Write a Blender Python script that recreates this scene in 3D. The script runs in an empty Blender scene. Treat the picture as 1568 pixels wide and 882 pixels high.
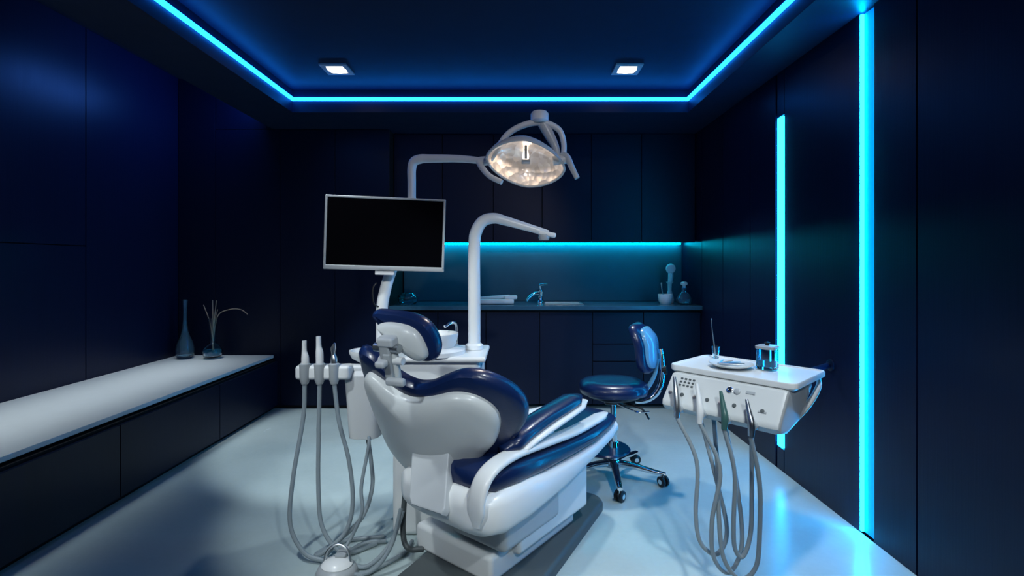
import bpy, bmesh, math, random
from mathutils import Vector, Matrix, Euler
random.seed(3)
scene = bpy.context.scene
COL = scene.collection
scene.view_settings.view_transform = 'Standard'
scene.view_settings.look = 'None'

# ------------------------------------------------------------------ materials
def mat(name, col, rough=0.4, metal=0.0, emis=None, estr=0.0, var=0.0, nscale=8.0,
        coat=0.0, trans=0.0, ior=1.45, stretch=(1, 1, 1), bump=0.0, spec=0.5):
    m = bpy.data.materials.new(name)
    m.use_nodes = True
    nt = m.node_tree
    b = nt.nodes['Principled BSDF']
    b.inputs['Base Color'].default_value = (*col, 1)
    b.inputs['Roughness'].default_value = rough
    b.inputs['Metallic'].default_value = metal
    b.inputs['Coat Weight'].default_value = coat
    b.inputs['Coat Roughness'].default_value = 0.12
    b.inputs['Transmission Weight'].default_value = trans
    b.inputs['IOR'].default_value = ior
    b.inputs['Specular IOR Level'].default_value = spec
    if emis:
        b.inputs['Emission Color'].default_value = (*emis, 1)
        b.inputs['Emission Strength'].default_value = estr
    tc = nt.nodes.new('ShaderNodeTexCoord')
    mp = nt.nodes.new('ShaderNodeMapping')
    mp.inputs['Scale'].default_value = stretch
    nz = nt.nodes.new('ShaderNodeTexNoise')
    nz.inputs['Scale'].default_value = nscale
    nz.inputs['Detail'].default_value = 4
    nt.links.new(tc.outputs['Object'], mp.inputs['Vector'])
    nt.links.new(mp.outputs['Vector'], nz.inputs['Vector'])
    if var > 0:
        mr = nt.nodes.new('ShaderNodeMapRange')
        mr.inputs['To Min'].default_value = 1 - var
        mr.inputs['To Max'].default_value = 1 + var
        nt.links.new(nz.outputs['Fac'], mr.inputs['Value'])
        vm = nt.nodes.new('ShaderNodeVectorMath')
        vm.operation = 'SCALE'
        vm.inputs[0].default_value = col
        nt.links.new(mr.outputs['Result'], vm.inputs['Scale'])
        nt.links.new(vm.outputs['Vector'], b.inputs['Base Color'])
    mr2 = nt.nodes.new('ShaderNodeMapRange')
    mr2.inputs['To Min'].default_value = max(0.0, rough - 0.05)
    mr2.inputs['To Max'].default_value = min(1, rough + 0.05)
    if trans == 0:
        nt.links.new(nz.outputs['Fac'], mr2.inputs['Value'])
        nt.links.new(mr2.outputs['Result'], b.inputs['Roughness'])
    if bump > 0:
        bp = nt.nodes.new('ShaderNodeBump')
        bp.inputs['Strength'].default_value = bump
        bp.inputs['Distance'].default_value = 0.002
        nt.links.new(nz.outputs['Fac'], bp.inputs['Height'])
        nt.links.new(bp.outputs['Normal'], b.inputs['Normal'])
    return m

NAVY = mat('navy_lacquer', (0.0035, 0.0085, 0.036), 0.36, var=0.15, nscale=3, stretch=(40, 40, 1), bump=0.15, spec=0.35)
NAVY2 = mat('navy_lacquer_cabinet', (0.0030, 0.0068, 0.024), 0.4, var=0.15, nscale=3, stretch=(40, 40, 1), bump=0.1, spec=0.28)
CEIL = mat('ceiling_paint_navy', (0.005, 0.015, 0.042), 0.5, var=0.05, spec=0.3)
GAP = mat('shadow_gap_black', (0.001, 0.001, 0.003), 0.8)
SPLASH = mat('backsplash_glass', (0.05, 0.12, 0.16), 0.4, var=0.1)
CTOP = mat('dark_stone_counter', (0.03, 0.09, 0.14), 0.22, var=0.2, nscale=20)
SLAB = mat('grey_laminate_top', (0.62, 0.67, 0.69), 0.35, var=0.05, nscale=15)
WHITE = mat('white_plastic', (0.76, 0.78, 0.78), 0.32, var=0.02, coat=0.1)
SHELL = mat('satin_white_shell', (0.58, 0.61, 0.61), 0.34, var=0.04, nscale=4, coat=0.12)
GREYP = mat('grey_plastic', (0.36, 0.39, 0.41), 0.35, var=0.04)
PANELG = mat('pale_grey_cover', (0.50, 0.53, 0.55), 0.4, var=0.04)
BLUE = mat('navy_leather', (0.004, 0.015, 0.068), 0.31, var=0.12, nscale=120, coat=0.25, bump=0.25)
CHROME = mat('chrome', (0.75, 0.78, 0.8), 0.12, 1.0)
STEEL = mat('brushed_steel', (0.5, 0.53, 0.55), 0.3, 1.0)
RUBBER = mat('dark_grey_rubber', (0.07, 0.085, 0.09), 0.5, var=0.1)
BLACK = mat('black_plastic', (0.006, 0.006, 0.008), 0.35)
SCREEN = mat('monitor_glass', (0.002, 0.002, 0.003), 0.10, spec=0.2)
BEZEL = mat('silver_bezel', (0.42, 0.45, 0.47), 0.35, 0.3)
HOSE = mat('grey_hose', (0.24, 0.29, 0.32), 0.4, var=0.05)
GLASS = mat('clear_glass', (0.8, 0.95, 1.0), 0.02, trans=1.0)
BLUEGLASS = mat('blue_tinted_glass', (0.5, 0.8, 0.95), 0.03, trans=0.95)
LIQUID = mat('blue_liquid', (0.1, 0.5, 0.7), 0.1, trans=0.7)
REED = mat('wood_reed', (0.35, 0.27, 0.2), 0.7, var=0.2)
GREEN = mat('dark_teal_handpiece', (0.05, 0.13, 0.12), 0.3)
BRUSHBLUE = mat('stool_back_shell', (0.12, 0.32, 0.5), 0.2, coat=0.5)
LED = mat('led_blue', (0.0, 0.1, 0.3), 0.5, emis=(0.006, 0.21, 1.0), estr=11.0)
LEDV = mat('led_blue_wall', (0.0, 0.1, 0.3), 0.5, emis=(0.006, 0.40, 1.0), estr=22)
LEDC = mat('led_blue_wall_core', (0.0, 0.1, 0.3), 0.5, emis=(0.001, 0.40, 1.0), estr=120)
LEDV2 = mat('led_blue_wall_wide', (0.0, 0.1, 0.3), 0.5, emis=(0.0, 0.24, 0.80), estr=1.0)
LEDT = mat('led_teal', (0.0, 0.2, 0.3), 0.5, emis=(0.0, 0.44, 0.68), estr=26.0)
DOWN = mat('downlight_diffuser', (1, 1, 1), 0.5, emis=(1.0, 0.86, 0.78), estr=8.0)
BULB = mat('halogen_bulb', (1, 1, 1), 0.5, emis=(1.0, 0.8, 0.6), estr=3.0)

def reflector_mat():
    m = bpy.data.materials.new('faceted_reflector'); m.use_nodes = True
    nt = m.node_tree; b = nt.nodes['Principled BSDF']
    b.inputs['Metallic'].default_value = 0.9
    b.inputs['Roughness'].default_value = 0.28
    v = nt.nodes.new('ShaderNodeTexVoronoi'); v.inputs['Scale'].default_value = 30
    tc = nt.nodes.new('ShaderNodeTexCoord')
    nt.links.new(tc.outputs['Object'], v.inputs['Vector'])
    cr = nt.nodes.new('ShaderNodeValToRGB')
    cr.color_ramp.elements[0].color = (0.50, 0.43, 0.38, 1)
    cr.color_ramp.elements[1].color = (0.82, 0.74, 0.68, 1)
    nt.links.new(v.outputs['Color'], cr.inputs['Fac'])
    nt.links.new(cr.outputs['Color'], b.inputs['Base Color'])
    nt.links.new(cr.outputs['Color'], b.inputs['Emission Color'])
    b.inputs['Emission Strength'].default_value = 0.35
    bp = nt.nodes.new('ShaderNodeBump'); bp.inputs['Strength'].default_value = 0.3
    bp.inputs['Distance'].default_value = 0.01
    nt.links.new(v.outputs['Distance'], bp.inputs['Height'])
    nt.links.new(bp.outputs['Normal'], b.inputs['Normal'])
    return m
REFL = reflector_mat()

def floor_mat():
    m = bpy.data.materials.new('pale_concrete_tile'); m.use_nodes = True
    nt = m.node_tree; b = nt.nodes['Principled BSDF']
    tc = nt.nodes.new('ShaderNodeTexCoord')
    nz = nt.nodes.new('ShaderNodeTexNoise'); nz.inputs['Scale'].default_value = 2.2; nz.inputs['Detail'].default_value = 6
    nz2 = nt.nodes.new('ShaderNodeTexNoise'); nz2.inputs['Scale'].default_value = 40; nz2.inputs['Detail'].default_value = 5
    br = nt.nodes.new('ShaderNodeTexBrick')
    br.offset = 0.0
    br.inputs['Scale'].default_value = 1.0
    br.inputs['Mortar Size'].default_value = 0.002
    br.inputs['Brick Width'].default_value = 2.4
    br.inputs['Row Height'].default_value = 1.2
    br.inputs['Color1'].default_value = (1, 1, 1, 1); br.inputs['Color2'].default_value = (0.98, 0.98, 0.98, 1)
    br.inputs['Mortar'].default_value = (0.88, 0.88, 0.88, 1)
    cr = nt.nodes.new('ShaderNodeValToRGB')
    cr.color_ramp.elements[0].position = 0.25; cr.color_ramp.elements[0].color = (0.38, 0.47, 0.48, 1)
    cr.color_ramp.elements[1].position = 0.8; cr.color_ramp.elements[1].color = (0.50, 0.60, 0.60, 1)
    ad = nt.nodes.new('ShaderNodeMix'); ad.data_type = 'FLOAT'; ad.inputs[0].default_value = 0.2
    for n in (nz, nz2, br): nt.links.new(tc.outputs['Object'], n.inputs['Vector'])
    nt.links.new(nz.outputs['Fac'], ad.inputs[2]); nt.links.new(nz2.outputs['Fac'], ad.inputs[3])
    nt.links.new(ad.outputs[0], cr.inputs['Fac'])
    mx = nt.nodes.new('ShaderNodeMix'); mx.data_type = 'RGBA'; mx.blend_type = 'MULTIPLY'; mx.inputs[0].default_value = 1
    nt.links.new(cr.outputs['Color'], mx.inputs[6]); nt.links.new(br.outputs['Color'], mx.inputs[7])
    nt.links.new(mx.outputs[2], b.inputs['Base Color'])
    mr = nt.nodes.new('ShaderNodeMapRange'); mr.inputs['To Min'].default_value = 0.20; mr.inputs['To Max'].default_value = 0.30
    nt.links.new(nz.outputs['Fac'], mr.inputs['Value']); nt.links.new(mr.outputs['Result'], b.inputs['Roughness'])
    return m
FLOOR = floor_mat()

# ------------------------------------------------------------------ mesh helpers
def empty(name, loc):
    e = bpy.data.objects.new(name, None)
    e.empty_display_size = 0.1
    e.location = loc
    COL.objects.link(e)
    return e

def mk(name, verts, faces, m, parent=None, smooth=True, sharp=35):
    me = bpy.data.meshes.new(name)
    me.from_pydata([tuple(v) for v in verts], [], faces)
    bm = bmesh.new(); bm.from_mesh(me)
    bmesh.ops.recalc_face_normals(bm, faces=bm.faces)
    bm.to_mesh(me); bm.free()
    return fin(name, me, m, parent, smooth, sharp)

def fin(name, me, m, parent, smooth=True, sharp=35):
    me.materials.append(m)
    if smooth:
        for p in me.polygons: p.use_smooth = True
        me.set_sharp_from_angle(angle=math.radians(sharp))
    ob = bpy.data.objects.new(name, me)
    COL.objects.link(ob)
    if parent:
        ob.parent = parent
        ob.matrix_parent_inverse = Matrix.Translation(-Vector(parent.location))
    return ob

def wn(ob):
    md = ob.modifiers.new('weighted_normal', 'WEIGHTED_NORMAL')
    md.keep_sharp = True
    md.weight = 100
    return ob

def box(name, c, d, m, parent=None, rz=0.0, bevel=0.004, M=None, seg=2):
    bm = bmesh.new()
    bmesh.ops.create_cube(bm, size=1)
    bmesh.ops.scale(bm, vec=Vector(d), verts=bm.verts)
    if bevel > 0:
        bmesh.ops.bevel(bm, geom=bm.edges[:], offset=min(bevel, min(d) * 0.45), segments=seg, affect='EDGES', profile=0.5)
    R = (M.to_4x4() if M is not None else Matrix.Rotation(rz, 4, 'Z'))
    bmesh.ops.transform(bm, matrix=Matrix.Translation(Vector(c)) @ R, verts=bm.verts)
    me = bpy.data.meshes.new(name); bm.to_mesh(me); bm.free()
    ob = fin(name, me, m, parent)
    if bevel > 0: wn(ob)
    return ob

def bx(name, lo, hi, m, parent=None, bevel=0.003):
    c = [(a + b) / 2 for a, b in zip(lo, hi)]
    d = [abs(b - a) for a, b in zip(lo, hi)]
    return box(name, c, d, m, parent, bevel=bevel)

def catmull(pts, n=8, closed=False):
    P = [Vector(p) for p in pts]
    out = []
    L = len(P)
    rng = L if closed else L - 1
    for i in range(rng):
        if closed:
            p0, p1, p2, p3 = P[(i - 1) % L], P[i], P[(i + 1) % L], P[(i + 2) % L]
        else:
            p1, p2 = P[i], P[i + 1]
            p0 = P[i - 1] if i > 0 else p1 * 2 - p2
            p3 = P[i + 2] if i + 2 < L else p2 * 2 - p1
        for k in range(n):
            t = k / n
            out.append(0.5 * ((2 * p1) + (p2 - p0) * t + (2 * p0 - 5 * p1 + 4 * p2 - p3) * t * t + (3 * p1 - p0 - 3 * p2 + p3) * t ** 3))
    if not closed: out.append(P[-1])
    return out

def tube(name, pts, r, m, parent=None, n=8, seg=12, smooth=True):
    if not isinstance(r, (list, tuple)): r = [r] * len(pts)
    if smooth and len(pts) > 2:
        q = catmull([Vector((*p, 0)) for p in pts], n)
        path = [Vector(v[:3]) for v in q]
        rq = catmull([Vector((rr, 0, 0)) for rr in r], n)
        rad = [max(v[0], 0.0005) for v in rq]
    else:
        path = [Vector(p) for p in pts]; rad = list(r)
    verts, faces = [], []
    T = (path[1] - path[0]).normalized()
    N = T.orthogonal().normalized()
    for i, p in enumerate(path):
        if i == 0: t = T
        elif i == len(path) - 1: t = (path[i] - path[i - 1]).normalized()
        else: t = (path[i + 1] - path[i - 1]).normalized()
        N = (N - t * N.dot(t)).normalized()
        B = t.cross(N)
        for k in range(seg):
            a = 2 * math.pi * k / seg
            verts.append(p + (N * math.cos(a) + B * math.sin(a)) * rad[i])
    for i in range(len(path) - 1):
        for k in range(seg):
            a, b = i * seg + k, i * seg + (k + 1) % seg
            faces.append((a, b, b + seg, a + seg))
    faces.append(tuple(range(seg)))
    faces.append(tuple((len(path) - 1) * seg + k for k in range(seg)))
    return mk(name, verts, faces, m, parent)

def ring(c, A, B, n=2.5, N=36):
    c, A, B = Vector(c), Vector(A), Vector(B)
    o = []
    for k in range(N):
        t = 2 * math.pi * k / N
        ct, st = math.cos(t), math.sin(t)
        o.append(c + A * math.copysign(abs(ct) ** (2 / n), ct) + B * math.copysign(abs(st) ** (2 / n), st))
    return o

def loft(name, rings, m, parent=None, cap=True, sharp=40):
    N = len(rings[0]); verts = [v for r in rings for v in r]; faces = []
    for i in range(len(rings) - 1):
        for k in range(N):
            a, b = i * N + k, i * N + (k + 1) % N
            faces.append((a, b, b + N, a + N))
    if cap:
        faces.append(tuple(range(N)))
        faces.append(tuple((len(rings) - 1) * N + k for k in range(N)))
    return mk(name, verts, faces, m, parent, sharp=sharp)

def lathe(name, prof, c, m, parent=None, seg=32, M=None, sx=1, sy=1, cap=True):
    rings = []
    for r, z in prof:
        rr = []
        for k in range(seg):
            a = 2 * math.pi * k / seg
            v = Vector((r * math.cos(a) * sx, r * math.sin(a) * sy, z))
            if M is not None: v = M @ v
            rr.append(v + Vector(c))
        rings.append(rr)
    return loft(name, rings, m, parent, cap=cap)

def slab(name, outline, layers, frame, m, parent=None, smooth=8, warp=None, dome=None, sharp=40):
    """closed outline (u,v) -> stacked loops; layers: (inset, w); dome: extra (scale, w) rings at both ends"""
    O, U, V, W = [Vector(a) for a in frame]
    pts = catmull([Vector((u, v, 0)) for u, v in outline], smooth, True) if smooth else [Vector((u, v, 0)) for u, v in outline]
    L = len(pts)
    area = sum(pts[i].x * pts[(i + 1) % L].y - pts[(i + 1) % L].x * pts[i].y for i in range(L))
    sg = 1 if area > 0 else -1
    nor = []
    for i in range(L):
        t = (pts[(i + 1) % L] - pts[i - 1]).normalized()
        nor.append(Vector((t.y, -t.x, 0)) * sg)
    cen = sum(pts, Vector()) / L
    def place(p, w):
        ww = w + (warp(p.x, p.y) if warp else 0)
        return O + U * p.x + V * p.y + W * ww
    loops = [[(pts[i] - nor[i] * ins, w) for i in range(L)] for ins, w in layers]
    if dome:
        first = [a for a, b in loops[0]]
        last = [a for a, b in loops[-1]]
        pre = [[(cen + (p - cen) * sc, w) for p in first] for sc, w in reversed(dome[0])]
        post = [[(cen + (p - cen) * sc, w) for p in last] for sc, w in dome[1]]
        loops = pre + loops + post
    rings = [[place(p, w) for p, w in lp] for lp in loops]
    return loft(name, rings, m, parent, sharp=sharp)

def rounded(t0, t1, r=0.015):
    return [(r, t0), (r * 0.3, t0 + r * 0.3), (0, t0 + r), (0, t1 - r), (r * 0.3, t1 - r * 0.3), (r, t1)]

# ================================================================== ROOM
XL, XR = -3.02, 1.66
YB, YF = 5.0, -1.6
ZS, ZT, ZV = 2.5, 2.68, 2.95
bx('floor', (XL, YF, -0.08), (XR, YB, 0), FLOOR, bevel=0)
wl = empty('wall_left', (XL - 0.06, 2, 0))
bx('wall_core', (XL - 0.12, YF, 0), (XL - 0.02, YB, ZV), GAP, wl, bevel=0)
ys = [YF, 0.2, 1.85, 3.495, 4.45]
for i in range(4):
    if i == 3:
        bx('wall_panel_%d' % i, (XL - 0.02, ys[i] + 0.003, 0), (XL, ys[i + 1], ZV), NAVY, wl, bevel=0.002)
    else:
        bx('wall_panel_low_%d' % i, (XL - 0.02, ys[i] + 0.003, 0), (XL, ys[i + 1] - 0.003, 1.417), NAVY, wl, bevel=0.002)
        bx('wall_panel_high_%d' % i, (XL - 0.02, ys[i] + 0.003, 1.423), (XL, ys[i + 1] - 0.003, ZV), NAVY, wl, bevel=0.002)
wb = empty('wall_back', (0, YB + 0.06, 0))
bx('wall_core', (XL - 0.1, YB, 0), (XR + 0.1, YB + 0.1, ZV), NAVY2, wb, bevel=0)
bx('splashback', (-1.12, YB - 0.018, 0.925), (XR - 0.003, YB, 1.50), SPLASH, wb, bevel=0)
wf = empty('wall_front', (0, YF - 0.06, 0))
bx('wall_core', (XL - 0.1, YF - 0.1, 0), (XR + 0.1, YF, ZV), NAVY2, wf, bevel=0)
wr = empty('wall_right', (XR + 0.06, 2, 0))
bx('wall_core', (XR + 0.03, YF, 0), (XR + 0.12, YB, ZV), GAP, wr, bevel=0)
def rp(i, a, b, z0=0.0, z1=ZS, dx=0.0):
    bx('wall_panel_%s' % i, (XR + dx, a, z0), (XR + 0.03, b, z1), NAVY, wr, bevel=0.002)
rp('a', 4.452, YB); rp('b', 4.0, 4.446); rp('c', 3.533, 3.994); rp('d', 3.185, 3.527)
rp('e_top', 3.085, 3.165, 2.22, ZS); rp('e_low', 3.085, 3.165, 0, 0.14)
rp('f', 2.402, 3.08); rp('g', 2.066, 2.31); rp('h', 1.0, 2.058); rp('i', -0.2, 0.994); rp('j', YF, -0.206)
ls = empty('led_wall_strip', (XR, 3.12, 1.2))
bx('diffuser', (XR - 0.006, 3.095, 0.145), (XR + 0.02, 3.155, 2.215), LEDV, ls, bevel=0.006)
ls2 = empty('led_wall_strip.001', (XR, 2.355, 1.2))
bx('diffuser', (XR + 0.006, 2.312, 0.01), (XR + 0.022, 2.384, 2.49), LEDV2, ls2, bevel=0.004)
bx('core_line', (XR - 0.004, 2.386, 0.01), (XR + 0.012, 2.398, 2.49), LEDC, ls2, bevel=0.001)

# ceiling
ce = empty('ceiling', (0, 1.5, ZT))
TX0, TX1, TY0, TY1 = -1.78, 1.37, -0.9, 3.96
bx('soffit_back', (-2.18, TY1, ZS), (XR + 0.1, YB, ZT + 0.04), CEIL, ce, bevel=0.002)
bx('soffit_left', (-2.18, YF, ZS), (TX0, TY1, ZT + 0.04), CEIL, ce, bevel=0.002)
bx('soffit_right', (TX1, YF, ZS), (XR + 0.1, TY1, ZT + 0.04), CEIL, ce, bevel=0.002)
bx('soffit_front', (TX0, YF, ZS), (TX1, TY0, ZT + 0.04), CEIL, ce, bevel=0.002)
bx('tray_panel', (TX0 - 0.05, TY0 - 0.05, ZT), (TX1 + 0.05, TY1 + 0.05, ZT + 0.05), CEIL, ce, bevel=0)
bx('upper_slab', (XL - 0.12, YF - 0.1, ZV), (XR + 0.12, YB + 0.1, ZV + 0.08), CEIL, ce, bevel=0)
cl = empty('led_cove_strip', (0, 1.5, 2.6))
z0, z1 = 2.588, 2.614
bx('strip_back', (TX0, TY1 - 0.02, z0), (TX1, TY1, z1), LED, cl, bevel=0.003)
bx('strip_left', (TX0, TY0, z0), (TX0 + 0.02, TY1 - 0.02, z1), LED, cl, bevel=0.003)
bx('strip_right', (TX1 - 0.02, TY0, z0), (TX1, TY1 - 0.02, z1), LED, cl, bevel=0.003)

def light(name, kind, loc, energy, color, **k):
    l = bpy.data.lights.new(name, kind)
    l.energy = energy; l.color = color
    rot = k.pop('rot', None)
    aim = k.pop('aim', None)
    for a, b in k.items(): setattr(l, a, b)
    o = bpy.data.objects.new(name, l); o.location = loc
    if rot: o.rotation_euler = rot
    if aim is not None:
        o.rotation_euler = (Vector(aim) - Vector(loc)).to_track_quat('-Z', 'Y').to_euler()
    COL.objects.link(o)
    return o

dl = 0
CW = (0.88, 0.97, 1.0)
spots = {  # position -> (energy, aim, cone, blend)
    (-1.27, 3.53): (160, (-1.05, 3.75, 0), 50, 0.3),
    (0.787, 3.53): (115, (0.6, 3.4, 0), 95, 0.6),
    (-1.27, 1.3): (105, (-0.5, 2.9, 0), 42, 0.4),  # this and the three below: unseen fittings added to light chair and floor
    (0.787, 1.3): (110, (0.8, 2.2, 0), 66, 0.5),
    (-1.27, -0.5): (185, (-0.25, 2.0, 0.75), 34, 0.5),
    (0.787, -0.5): (165, (0.15, 2.1, 0.65), 40, 0.5)}
for (xx, yy), (en, aim, cone, bl) in spots.items():
    nm = 'recessed_downlight' + ('' if dl == 0 else '.%03d' % dl); dl += 1
    e = empty(nm, (xx, yy, ZT))
    s, w = 0.095, 0.035
    for j, (cx, cy, dx, dy) in enumerate([(0, s - w / 2, 2 * s, w), (0, -s + w / 2, 2 * s, w), (s - w / 2, 0, w, 2 * s - 2 * w), (-s + w / 2, 0, w, 2 * s - 2 * w)]):
        box('trim_rail_%d' % j, (xx + cx, yy + cy, ZT - 0.006), (dx, dy, 0.012), GREYP, e, bevel=0.002)
    lathe('lamp_disc', [(0.075, 0.0), (0.075, -0.006), (0.06, -0.009), (0.001, -0.010)], (xx, yy, ZT - 0.004), DOWN, e)
    light('downlight_spot', 'SPOT', (xx, yy, ZT - 0.03), en, CW, aim=aim, spot_size=math.radians(cone), spot_blend=bl, shadow_soft_size=0.06)
# added fill spot with no fitting of its own: brightens lamp arm and monitor
light('upper_fill_spot', 'SPOT', (0.787, -0.5, ZT - 0.035), 80, (1.0, 0.98, 0.95), aim=(-0.15, 2.4, 1.80), spot_size=math.radians(34), spot_blend=0.6, shadow_soft_size=0.05)

# added unseen area lights beside the left soffit: brighten the wall and bench
light('wall_fill', 'AREA', (-2.3, 4.0, 2.72), 5, (0.05, 0.22, 1.0), shape='RECTANGLE', size=0.08, size_y=0.8, rot=(0, math.radians(70), 0))
light('bench_fill', 'AREA', (-2.62, 2.0, 2.93), 9.5, CW, shape='RECTANGLE', size=0.6, size_y=4.6, spread=math.radians(30))

# ================================================================== TALL CABINETS back left
tc = empty('tall_cabinet', (-2.0, 4.7, 0))
bx('carcass', (XL, 4.47, 0.0), (-1.135, YB - 0.002, ZS - 0.002), GAP, tc, bevel=0)
bx('carcass_upper', (XL, 4.47, ZS), (-2.19, YB - 0.002, ZV - 0.002), GAP, tc, bevel=0)
xs = [XL, -2.69, -2.11, -1.62, -1.133]
for i in range(4):
    top = ZV - 0.004 if xs[i + 1] < -2.2 else ZS - 0.004
    bx('door_panel_%d' % i, (xs[i] + 0.002, 4.45, 0.03), (xs[i + 1] - 0.002, 4.47, top), NAVY2, tc, bevel=0.002)
bx('door_panel_up', (-2.685, 4.452, ZS), (-2.19, 4.47, ZV - 0.004), NAVY2, tc, bevel=0.001)

# base cabinet
bc = empty('base_cabinet', (0.26, 4.7, 0))
XE = XR - 0.003
bx('carcass', (-1.13, 4.47, 0.04), (XE, YB - 0.003, 0.885), GAP, bc, bevel=0)
xs = [-1.13, -0.70, -0.27, 0.21, 0.683]
for i in range(4):
    bx('door_panel_%d' % i, (xs[i] + 0.003, 4.45, 0.04), (xs[i + 1] - 0.003, 4.47, 0.86), NAVY2, bc, bevel=0.002)
for i, (a, b) in enumerate([(0.04, 0.42), (0.427, 0.575), (0.582, 0.86)]):
    bx('drawer_front_%d' % i, (0.686, 4.45, a), (1.136, 4.47, b), NAVY2, bc, bevel=0.002)
bx('door_panel_end', (1.142, 4.45, 0.04), (XR - 0.01, 4.47, 0.86), NAVY2, bc, bevel=0.002)
bx('worktop', (-1.128, 4.42, 0.885), (XE, YB - 0.022, 0.922), CTOP, bc, bevel=0.004)
# upper cabinet
wc = empty('overhead_cabinet', (0.26, 4.8, 2.0))
bx('carcass', (-1.13, 4.62, 1.505), (XE, YB - 0.022, ZS - 0.002), GAP, wc, bevel=0)
xs = [-1.13, -0.682, -0.211, 0.24, 0.694, 1.159, XE]
for i in range(6):
    bx('door_panel_%d' % i, (xs[i] + 0.003, 4.60, 1.495), (xs[i + 1] - 0.003, 4.62, ZS - 0.004), NAVY2, wc, bevel=0.002)
us = empty('under_cabinet_led', (0.3, 4.9, 1.49))
bx('diffuser', (-1.1, 4.925, 1.488), (XR - 0.03, 4.96, 1.504), LEDT, us, bevel=0.003)

# sink
sk = empty('sink', (0.43, 4.68, 0.92))
zc = 0.9225
bx('rim_front', (0.26, 4.56, zc), (0.62, 4.58, 0.929), STEEL, sk, bevel=0.002)
bx('rim_rear', (0.26, 4.80, zc), (0.62, 4.82, 0.929), STEEL, sk, bevel=0.002)
bx('rim_side_1', (0.26, 4.58, zc), (0.28, 4.80, 0.929), STEEL, sk, bevel=0.002)
bx('rim_side_2', (0.60, 4.58, zc), (0.62, 4.80, 0.929), STEEL, sk, bevel=0.002)
bx('basin', (0.28, 4.58, zc), (0.60, 4.80, 0.9245), GREYP, sk, bevel=0)
lathe('drain', [(0.022, 0), (0.022, 0.002), (0.001, 0.003)], (0.44, 4.69, 0.9245), STEEL, sk, seg=20)
# faucet
fa = empty('faucet', (0.25, 4.75, 0.92))
lathe('base', [(0.036, 0), (0.036, 0.01), (0.028, 0.02), (0.025, 0.09), (0.032, 0.10), (0.030, 0.125), (0.01, 0.135)], (0.23, 4.75, 0.923), CHROME, fa)
tube('spout', [(0.23, 4.75, 1.0), (0.18, 4.72, 1.015), (0.12, 4.69, 0.975), (0.10, 4.68, 0.945)], [0.018, 0.016, 0.014, 0.014], CHROME, fa)
tube('lever', [(0.23, 4.75, 1.05), (0.23, 4.73, 1.095), (0.30, 4.70, 1.105)], [0.012, 0.011, 0.008], CHROME, fa)
# white appliance on counter
ap = empty('curing_light_dock', (-0.14, 4.7, 0.93))
box('cradle', (-0.19, 4.62, 0.947), (0.34, 0.12, 0.045), WHITE, ap, bevel=0.015, seg=4)
box('cradle_head', (-0.05, 4.63, 0.985), (0.12, 0.09, 0.035), WHITE, ap, bevel=0.012, seg=4)
tube('handpiece', [(-0.34, 4.62, 0.978), (-0.2, 4.62, 0.985), (-0.06, 4.62, 0.995)], [0.012, 0.016, 0.014], WHITE, ap)
# glass vessel on counter
gb = empty('glass_water_carafe', (-1.0, 4.6, 0.92))
lathe('vessel', [(0.07, 0), (0.09, 0.03), (0.095, 0.07), (0.07, 0.10), (0.05, 0.105), (0.046, 0.10), (0.085, 0.07), (0.08, 0.03), (0.06, 0.01), (0.001, 0.008)], (-1.0, 4.6, 0.9225), GLASS, gb)
# mortar, mirror bottle, flask
mo = empty('mortar_cup', (1.40, 4.65, 0.92))
lathe('cup', [(0.045, 0), (0.062, 0.03), (0.066, 0.07), (0.068, 0.092), (0.060, 0.092), (0.056, 0.05), (0.03, 0.02), (0.001, 0.018)], (1.385, 4.62, 0.9225), WHITE, mo)
tube('spatula', [(1.38, 4.62, 0.945), (1.355, 4.62, 1.05), (1.345, 4.61, 1.12)], [0.005, 0.005, 0.009], STEEL, mo)
pe = empty('dispenser_bottle', (1.47, 4.75, 0.92))
lathe('stem', [(0.035, 0), (0.04, 0.03), (0.03, 0.08), (0.018, 0.12), (0.02, 0.18), (0.035, 0.20)], (1.475, 4.78, 0.9225), WHITE, pe)
tube('neck', [(1.475, 4.78, 1.10), (1.485, 4.78, 1.18), (1.48, 4.78, 1.25)], [0.02, 0.024, 0.02], WHITE, pe)
lathe('round_head', [(0.001, -0.018), (0.04, -0.016), (0.048, 0), (0.04, 0.016), (0.001, 0.018)], (1.478, 4.76, 1.25), WHITE, pe, M=Matrix.Rotation(math.radians(90), 3, 'X'))
fl = empty('glass_flask', (1.52, 4.6, 0.92))
lathe('body', [(0.035, 0), (0.062, 0.015), (0.068, 0.05), (0.05, 0.09), (0.02, 0.115), (0.02, 0.15), (0.028, 0.16), (0.016, 0.16), (0.015, 0.12), (0.045, 0.085), (0.06, 0.05), (0.05, 0.02), (0.001, 0.012)], (1.545, 4.58, 0.9225), BLUEGLASS, fl)
lathe('stopper', [(0.014, 0), (0.014, 0.02), (0.03, 0.03), (0.032, 0.045), (0.02, 0.055), (0.001, 0.057)], (1.545, 4.58, 1.075), WHITE, fl)

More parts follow.
